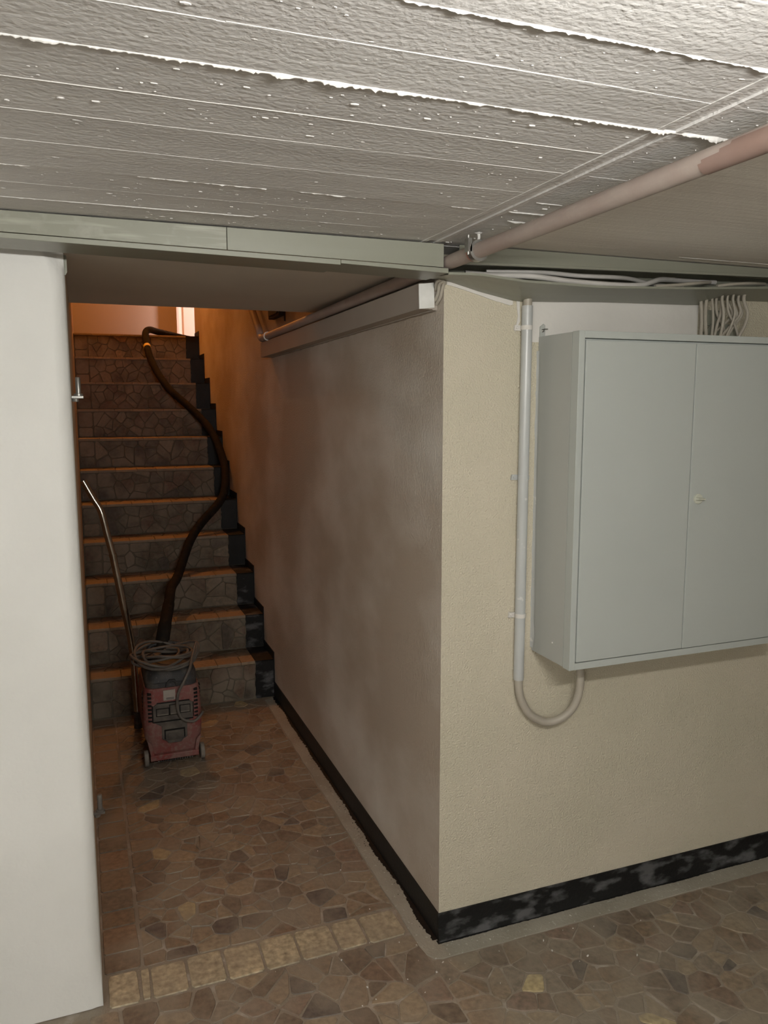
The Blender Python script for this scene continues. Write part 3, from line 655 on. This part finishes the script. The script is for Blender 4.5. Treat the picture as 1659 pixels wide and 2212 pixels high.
kn = MB().lathe([(0.0, -0.0050), (0.0145, -0.0048), (0.0145, -0.010), (0.0130, -0.0115), (0.0, -0.0116)], (0.708, YD, 1.331), 24, 'y')
kn.add([(0.694, YD-0.011, 1.329), (0.725, YD-0.011, 1.326), (0.725, YD-0.011, 1.334), (0.694, YD-0.011, 1.336), (0.697, YD-0.024, 1.3305), (0.722, YD-0.022, 1.328), (0.722, YD-0.022, 1.3325), (0.697, YD-0.024, 1.334)],
       [(3, 2, 1, 0), (4, 5, 6, 7), (0, 1, 5, 4), (1, 2, 6, 5), (2, 3, 7, 6), (3, 0, 4, 7)])
k_ = kn.build('knob', 'knob', smooth=True); k_.parent = d2
ear = MB().prism([(X0+0.001, Z1-0.03), (X0+0.018, Z1-0.03), (X0+0.018, Z1+0.032), (X0+0.013, Z1+0.036), (X0+0.002, Z1+0.028)], -0.006, -0.0015, 'y')
K_(ear.build('mounting_ear', 'cabside'), cb)
sc = MB().lathe([(0.0045, -0.006), (0.0045, -0.009), (0.002, -0.011)], (X0+0.0095, 0, Z1+0.017), 12, 'y').tube([(X0+0.012, -0.009, Z1+0.021), (X0+0.024, -0.010, Z1+0.0215)], 0.0015, 6)
K_(sc.build('bolt', 'steel'), cb)
mb = MB(); n = 80; vs = []; fs = []
for i in range(n+1):
    z = Z0+0.01+(Z1-Z0-0.05)*i/n; a = 0.004+0.004*max(0, noise.noise(Vector((z*14, 0, 0))))+0.003*max(0, noise.noise(Vector((z*50, 0, 0))))
    b = 0.010+0.012*max(0, 1.1-(z-Z0)*2)*(0.6+0.5*noise.noise(Vector((z*20, 5, 0))))
    vs += [(X0-a, -0.0008, z), (X0-0.0016, -0.006, z), (X0-0.0012, -b, z), (X0+0.001, -0.0008, z)]
for i in range(n):
    for k in range(3): fs.append((i*4+k, (i+1)*4+k, (i+1)*4+k+1, i*4+k+1))
K_(mb.add(vs, fs).build('sealant_bead', 'conduit', smooth=True), cb)
K_(MB().lathe([(0.0025, -0.0002), (0.0025, -0.0018), (0.001, -0.0024)], (X0, -0.115, 0.925), 10, 'x').build('rivet', 'whiteclip'), cb)
# cable entry funnel on the cabinet roof
en = MB(); en.prism([(0.845, Z1+0.001), (1.035, Z1+0.001), (0.985, Z1+0.055), (0.900, Z1+0.055)], -0.020, -0.016, 'y'); en.box(0.885, 0.945, -0.015, -0.0025, Z1+0.05, 1.886)
K_(en.build('cable_entry', 'trunk'), cb)
# bundle of cables dropping from the trunking
gl = 'thin beige cable in the bundle dropping into the cabinet roof'
for i in range(13):
    xt = 0.838+0.0105*i+(0.016 if i > 2 else 0); xb = 0.845+0.010*i+(0.012 if i > 2 else 0)
    if i > 3: xb = 0.862+0.012*[7, 2, 9, 4, 1, 6, 3, 8, 5][i-4]
    yy = -0.036-0.0115*(i % 4)
    bow = rnd.uniform(-0.006, 0.008)+(0.014 if i > 7 else 0)
    cable('bundle_cable', [(xt, yy-0.01, 1.945), (xt+0.001, yy, 1.915), (xt+bow, yy-0.004, 1.875), ((xt+xb)/2+bow, yy-0.003, 1.840), (xb, yy, 1.800), (xb-0.002, yy, 1.782)], rnd.choice((0.0036, 0.0042, 0.005)), 'cable', gl, 'cable', 'cables dropping into the cabinet roof', n=8, sp=5)

# conduit with its sleeve and the looped cable
cd = empty('conduit', (0.2475, -0.0175, 0.79)); tag(cd, 'pale grey vertical conduit pipe fixed to the cream wall left of the cabinet', 'conduit')
K_(MB().tube([(0.2465, -0.0175, 0.790), (0.247, -0.0175, 1.3), (0.2485, -0.0175, 1.872)], 0.0152, 24).build('pipe', 'conduit', smooth=True), cd)
K_(MB().tube([(0.2485, -0.0175, 1.868), (0.2485, -0.018, 1.885), (0.247, -0.022, 1.915)], 0.0125, 18).build('flexible_end', 'cable', smooth=True), cd)
for i, z in enumerate((1.812, 1.392, 0.986)):
    c = MB().lathe([(0.0154, -0.006), (0.0168, -0.006), (0.0168, 0.006), (0.0154, 0.006)], (0.2475, -0.0175, z), 20)
    c.prism([(0.214, z-0.007), (0.236, z-0.008), (0.236, z+0.007), (0.217, z+0.008)], -0.008, -0.0006, 'y'); c.lathe([(0.004, -0.008), (0.004, -0.011), (0.002, -0.012)], (0.223, 0, z), 10, 'y')
    K_(c.build('clip', 'patch' if i != 1 else 'conduit', smooth=True), cd)
cable('loop_cable', [(0.2465, -0.0175, 0.81), (0.2470, -0.0175, 0.775), (0.254, -0.019, 0.732), (0.278, -0.024, 0.685), (0.315, -0.030, 0.657), (0.350, -0.036, 0.650), (0.385, -0.045, 0.662), (0.414, -0.055, 0.692), (0.428, -0.062, 0.735), (0.430, -0.066, 0.78), (0.426, -0.068, 0.83), (0.424, -0.070, 0.869)], 0.0120, 'cable',
      'thick beige cable looping from the conduit up into the cabinet floor', n=16)
# white primer above the cabinet and chipped plaster at the conduit head
mb = MB(); top = [(0.262+0.6*i/40, 1.912) for i in range(41)]; bot = [(0.862, 1.775)]+[(0.862-0.59*i/40, 1.775+0.002*noise.noise(Vector((i*0.7, 0, 0)))) for i in range(41)]
pa = MB().prism(top+bot, -0.0008, -0.0001, 'y').build('primer_patch', 'patch', wf)
MB().prism([(0.222, 1.90), (0.232, 1.905), (0.234, 1.83), (0.226, 1.815), (0.219, 1.80), (0.228, 1.845), (0.224, 1.87)], -0.003, -0.0001, 'y').build('plaster_chip', 'patch', wf)
MB().prism([(0.268+0.004*noise.noise(Vector((i*1.3, 0, 0))), 0.93+0.85*i/30) for i in range(31)]+[(0.297, 1.78), (0.297, 0.93)], -0.0007, -0.0001, 'y').build('plaster_edge', 'cream', wf)
MB().prism([(0.0, 1.934), (0.012, 1.93), (0.1, 1.906), (0.21, 1.885), (0.21, 1.875)]+[(0.20-0.195*i/14, 1.873+0.048*i/14-0.004*abs(noise.noise(Vector((i*1.1, 0, 0))))) for i in range(15)], -0.004, -0.0001, 'y').build('plaster_rim', 'patch', wf)

# ------------------------------------------------------------------ hinge pintles in the jamb
for z, lab in ((1.620, 'upper steel hinge pin sticking out of the door jamb'), (0.490, 'lower dark hinge pin sticking out of the door jamb near the floor')):
    m = 'steel' if z > 1 else 'vgrey'
    hp = empty('hinge_pin', (-0.9516, 0.20, z)); tag(hp, lab, 'hinge')
    K_(MB().box(-0.9514, -0.922, 0.192, 0.208, z-0.004, z+0.003).build('bracket', m, bevel=0.001), hp)
    K_(MB().lathe([(0.011, 0.003), (0.011, 0.008), (0.0065, 0.009), (0.0065, 0.048), (0.005, 0.050)], (-0.934, 0.20, z), 16).build('pin', m, smooth=True), hp)
    K_(MB().lathe([(0.008, -0.012), (0.009, -0.004)], (-0.942, 0.20, z), 12).build('nut', m), hp)

# ------------------------------------------------------------------ vacuum cleaner
VX, VY = -0.608, 1.69
vc = empty('vacuum_cleaner', (VX, VY, 0)); tag(vc, 'dusty red wet and dry vacuum cleaner with black head at the foot of the stairs', 'vacuum cleaner')
def rrect(w, yf, yb, r, n=5):
    pts = []
    for cx_, cy_, a0 in ((w-r, yf+r, -90), (w-r, yb-r, 0), (-w+r, yb-r, 90), (-w+r, yf+r, 180)):
        for i in range(n+1):
            a = math.radians(a0+90*i/n); pts.append((cx_+r*math.cos(a), cy_+r*math.sin(a)))
    return pts
def loft(secs, name, m, parent=vc):
    mb = MB(); n = len(rrect(0.1, -0.1, 0.1, 0.03)); vs = []
    for z, w, yf, yb, r in secs: vs += [(x, y, z) for x, y in rrect(w, yf, yb, r)]
    fs = [(i*n+k, i*n+(k+1) % n, (i+1)*n+(k+1) % n, (i+1)*n+k) for i in range(len(secs)-1) for k in range(n)]
    fs += [tuple(range(n))[::-1], tuple(range((len(secs)-1)*n, len(secs)*n))]
    return mb.add(vs, fs).build(name, m, parent, smooth=True)
loft([(0.030, 0.104, -0.165, 0.17, 0.02), (0.060, 0.106, -0.168, 0.18, 0.02), (0.095, 0.112, -0.172, 0.185, 0.025), (0.125, 0.125, -0.178, 0.19, 0.035), (0.20, 0.128, -0.180, 0.195, 0.04), (0.30, 0.124, -0.176, 0.19, 0.04), (0.352, 0.118, -0.170, 0.185, 0.04)], 'body', 'red')
loft([(0.350, 0.113, -0.163, 0.178, 0.04), (0.372, 0.111, -0.160, 0.176, 0.04), (0.374, 0.114, -0.162, 0.178, 0.04), (0.408, 0.110, -0.155, 0.172, 0.045), (0.425, 0.100, -0.140, 0.158, 0.05), (0.432, 0.085, -0.12, 0.14, 0.05)], 'motor_head', 'vblack')
# front bumper and its ribbed lower edge
MB().box(-0.106, 0.106, -0.192, -0.160, 0.026, 0.052).build('bumper', 'red', vc, bevel=0.004)
for s in (-1, 1): MB().prism([(s*0.104, 0.05), (s*0.088, 0.05), (s*0.096, 0.10), (s*0.118, 0.125)], -0.188, -0.165, 'y').build('bumper_arm', 'red', vc, bevel=0.003)
for i in range(15): MB().box(-0.075+i*0.0105, -0.0695+i*0.0105, -0.1935, -0.18, 0.0205, 0.0275).build('bumper_rib', 'vblack', vc)
# two wheels in front, two castors behind
for s in (-1, 1):
    wh = MB().lathe([(0.012, -0.0095), (0.033, -0.0095), (0.036, -0.007), (0.036, 0.007), (0.033, 0.0095), (0.012, 0.0095)], (s*0.1225, -0.168, 0.036), 28, 'x').build('wheel', 'wheel', vc, smooth=True)
    MB().lathe([(0.008, -0.011), (0.008, 0.011)], (s*0.1225, -0.168, 0.036), 14, 'x').build('wheel_hub', 'vblack', wh)
    ct = MB().lathe([(0.010, -0.009), (0.024, -0.009), (0.025, 0.0), (0.024, 0.009), (0.010, 0.009)], (s*0.085, 0.15, 0.025), 20, 'x').build('castor', 'vblack', vc, smooth=True)
# vents
for s in (-1, 1):
    for i in range(8):
        z = 0.335-i*0.0175
        MB().prism([(s*0.092, z), (s*0.108, z+0.001), (s*0.108, z-0.006), (s*0.092, z-0.006)], -0.1815, -0.160, 'y').build('vent_slot', 'vslot', vc)
        MB().box(min(s*0.1235, s*0.1275), max(s*0.1235, s*0.1275), -0.125, -0.10, z-0.006, z).build('vent_slot', 'vslot', vc)
# dark socket panel and lower latch
pn = MB().prism([(-0.088, 0.205), (0.085, 0.205), (0.086, 0.275), (0.072, 0.286), (-0.070, 0.286), (-0.086, 0.275)], -0.1838, -0.165, 'y').build('socket_panel', 'vgrey', vc, bevel=0.002)
for x0, x1, z0, z1 in ((-0.072, -0.020, 0.232, 0.262), (-0.014, 0.020, 0.232, 0.275), (0.030, 0.072, 0.236, 0.268)):
    sk = MB().box(x0, x1, -0.1895, -0.182, z0, z1).build('socket_flap', 'vgrey', pn, bevel=0.0025); MB().box(x0-0.003, x1+0.003, -0.1845, -0.182, z0-0.004, z1+0.003).build('flap_gap', 'vslot', pn)
    MB().box(x0+0.002, x1-0.002, -0.1915, -0.189, z0+0.003, z0+0.007).build('flap_grip', 'wheel', sk)
MB().box(-0.092, -0.0875, -0.1845, -0.17, 0.203, 0.278).build('panel_gap', 'vslot', vc); MB().box(-0.088, 0.086, -0.1845, -0.17, 0.2005, 0.2045).build('panel_gap', 'vslot', vc)
MB().box(-0.070, 0.072, -0.1845, -0.17, 0.2865, 0.2895).build('panel_gap', 'vslot', vc); MB().box(0.0865, 0.0895, -0.1845, -0.17, 0.210, 0.276).build('panel_gap', 'vslot', vc)
lt = MB().prism([(-0.082, 0.199), (0.070, 0.199), (0.058, 0.180), (0.058, 0.120), (0.040, 0.110), (0.030, 0.098), (-0.024, 0.098), (-0.034, 0.110), (-0.052, 0.120), (-0.052, 0.180)], -0.1834, -0.165, 'y').build('latch_panel', 'vgrey', vc, bevel=0.002)
MB().box(-0.042, 0.048, -0.1865, -0.183, 0.120, 0.164).build('latch_frame', 'vslot', lt, bevel=0.001)
MB().box(-0.037, 0.043, -0.1885, -0.183, 0.115, 0.158).build('latch', 'vgrey', lt, bevel=0.003)
MB().box(-0.028, 0.034, -0.1905, -0.188, 0.124, 0.146).build('latch_rib', 'vgrey', lt, bevel=0.002)
ls = MB().box(-0.040, 0.012, -0.1765, -0.168, 0.296, 0.342).build('sticker', 'sticker', vc, label='pale paper sticker')
for i in range(2): MB().box(-0.028, 0.006, -0.1768, -0.1764, 0.300+i*0.005, 0.303+i*0.005).build('print_line', 'print', ls)
hd = MB().prism([(-0.030, 0.352), (-0.024, 0.372), (-0.012, 0.386), (0.012, 0.386), (0.022, 0.372), (0.026, 0.352), (0.018, 0.352), (0.014, 0.370), (0.006, 0.378), (-0.006, 0.378), (-0.016, 0.370), (-0.022, 0.352)], -0.170, -0.150, 'y').build('catch', 'vblack', vc, bevel=0.001)
MB().lathe([(0.034, 0.425), (0.034, 0.445), (0.028, 0.455), (0.016, 0.458)], (-0.055, 0.02, 0), 18).build('dial', 'vblack', vc, smooth=True)
MB().tube(spline([(-0.075, 0.10, 0.43), (-0.06, 0.11, 0.47), (0.06, 0.11, 0.47), (0.075, 0.10, 0.43)], 6), 0.011, 12).build('carry_handle', 'vblack', vc, smooth=True)
# power cable coiled on the head, tail hanging down the front
pts = []; r_ = random.Random(4)
for i in range(7*12):
    a = 2*math.pi*i/12+0.6; q = i/12; qi = int(q)
    ra = 0.124+0.022*math.sin(q*2.1)+0.010*noise.noise(Vector((q*3, 0, 0))); rb = 0.112+0.030*math.cos(q*1.7)
    ph = q*0.35
    pts.append((ra*math.cos(a)-0.010+0.012*math.sin(q*2.7), -0.03+rb*math.sin(a)+0.018*math.sin(q*1.9), 0.452+0.0040*q+0.026*math.cos(a-0.5+ph)*math.sin(q*1.5)+0.010*math.sin(2*a+q)+0.022*min(0, math.sin(a))*-1*(-1)))
tail = [(0.095, -0.12, 0.455), (0.078, -0.175, 0.427), (0.045, -0.200, 0.375), (0.022, -0.202, 0.33), (0.016, -0.203, 0.266), (0.036, -0.205, 0.213), (0.085, -0.204, 0.194), (0.118, -0.196, 0.216), (0.128, -0.184, 0.225)]
MB().tube(spline(pts+tail, 5), 0.0064, 8).build('power_cable', 'cord', vc, smooth=True, label='dusty coiled power cable')
MB().tube(spline([(-0.06, 0.0, 0.46), (-0.03, -0.06, 0.455), (0.03, -0.07, 0.46), (0.05, 0.0, 0.47), (0.0, 0.04, 0.47)], 6), 0.006, 8).build('power_cable', 'cord', vc, smooth=True)
MB().tube(spline([(-0.10, 0.06, 0.44), (-0.145, 0.0, 0.455), (-0.160, -0.06, 0.452), (-0.13, -0.09, 0.440), (-0.06, -0.13, 0.442)], 6), 0.0055, 8).build('power_cable', 'cord', vc, smooth=True)
# suction hose climbing the stairs
hp_ = [(-0.622, 1.80, 0.425), (-0.620, 1.81, 0.47), (-0.600, 1.86, 0.54), (-0.560, 2.05, 0.60), (-0.520, 2.30, 0.63), (-0.448, 2.631, 0.603+0.02), (-0.348, 2.857, 0.777), (-0.259, 2.976, 0.869), (-0.136, 3.101, 0.965), (-0.073, 3.201, 1.042), (-0.040, 3.342, 1.151), (-0.038, 3.472, 1.252),
       (-0.055, 3.609, 1.357), (-0.092, 3.731, 1.451), (-0.163, 3.857, 1.548), (-0.230, 3.956, 1.624), (-0.299, 4.052, 1.698), (-0.351, 4.164, 1.785), (-0.387, 4.28, 1.874), (-0.415, 4.423, 1.984), (-0.422, 4.573, 2.099), (-0.415, 4.66, 2.165), (-0.375, 4.75, 2.196), (-0.28, 4.95, 2.195), (0.02, 5.35, 2.178), (0.25, 5.55, 2.176)]
lp_ = [(p[0]-VX, p[1]-VY, p[2]) for p in hp_]
sp_ = spline(lp_, 14)
rs = [0.0255+0.0012*(i % 2) for i in range(len(sp_))]
ho = MB().tube(sp_, rs, 14).build('suction_hose', 'hose', vc, smooth=True, label='long black ribbed suction hose')
MB().tube(spline(lp_[:4], 5), [0.034]*6+[0.032]*5+[0.029]*5, 16).build('hose_cuff', 'hose', vc, smooth=True)
tp = spline(lp_, 14); j = 14*19+6
MB().tube(tp[j:j+3], 0.0275, 14).build('tape', 'yellow', ho) 

# steel wand leaning against the stairwell wall
wd = empty('vacuum_wand', (-0.735, 1.96, 0.0)); tag(wd, 'bent steel vacuum tube leaning against the stairwell wall', 'tube')
low = [(-0.738, 1.945, 0.085), (-0.749, 1.97, 0.42), (-0.786, 1.96, 0.664), (-0.818, 1.96, 0.885)]
upp = [(-0.818, 1.96, 0.885), (-0.840, 1.96, 0.99), (-0.856, 1.965, 1.075), (-0.868, 1.97, 1.115), (-0.890, 1.975, 1.155), (-0.934, 1.985, 1.245)]
K_(MB().tube(spline(low, 6), 0.0172, 18).build('lower_tube', 'chrome', smooth=True), wd)
K_(MB().tube(spline(upp, 6), 0.0160, 18).build('bent_tube', 'chrome', smooth=True), wd)
for q in (low[2], low[3], low[1]):
    K_(MB().tube([(q[0]+0.001, q[1], q[2]-0.006), (q[0]-0.001, q[1], q[2]+0.006)], 0.0184, 18).build('joint_ring', 'chrome', smooth=True), wd)
K_(MB().tube([(-0.738, 1.945, 0.014), (-0.738, 1.945, 0.10)], 0.020, 16).build('foot_socket', 'vblack', smooth=True), wd)
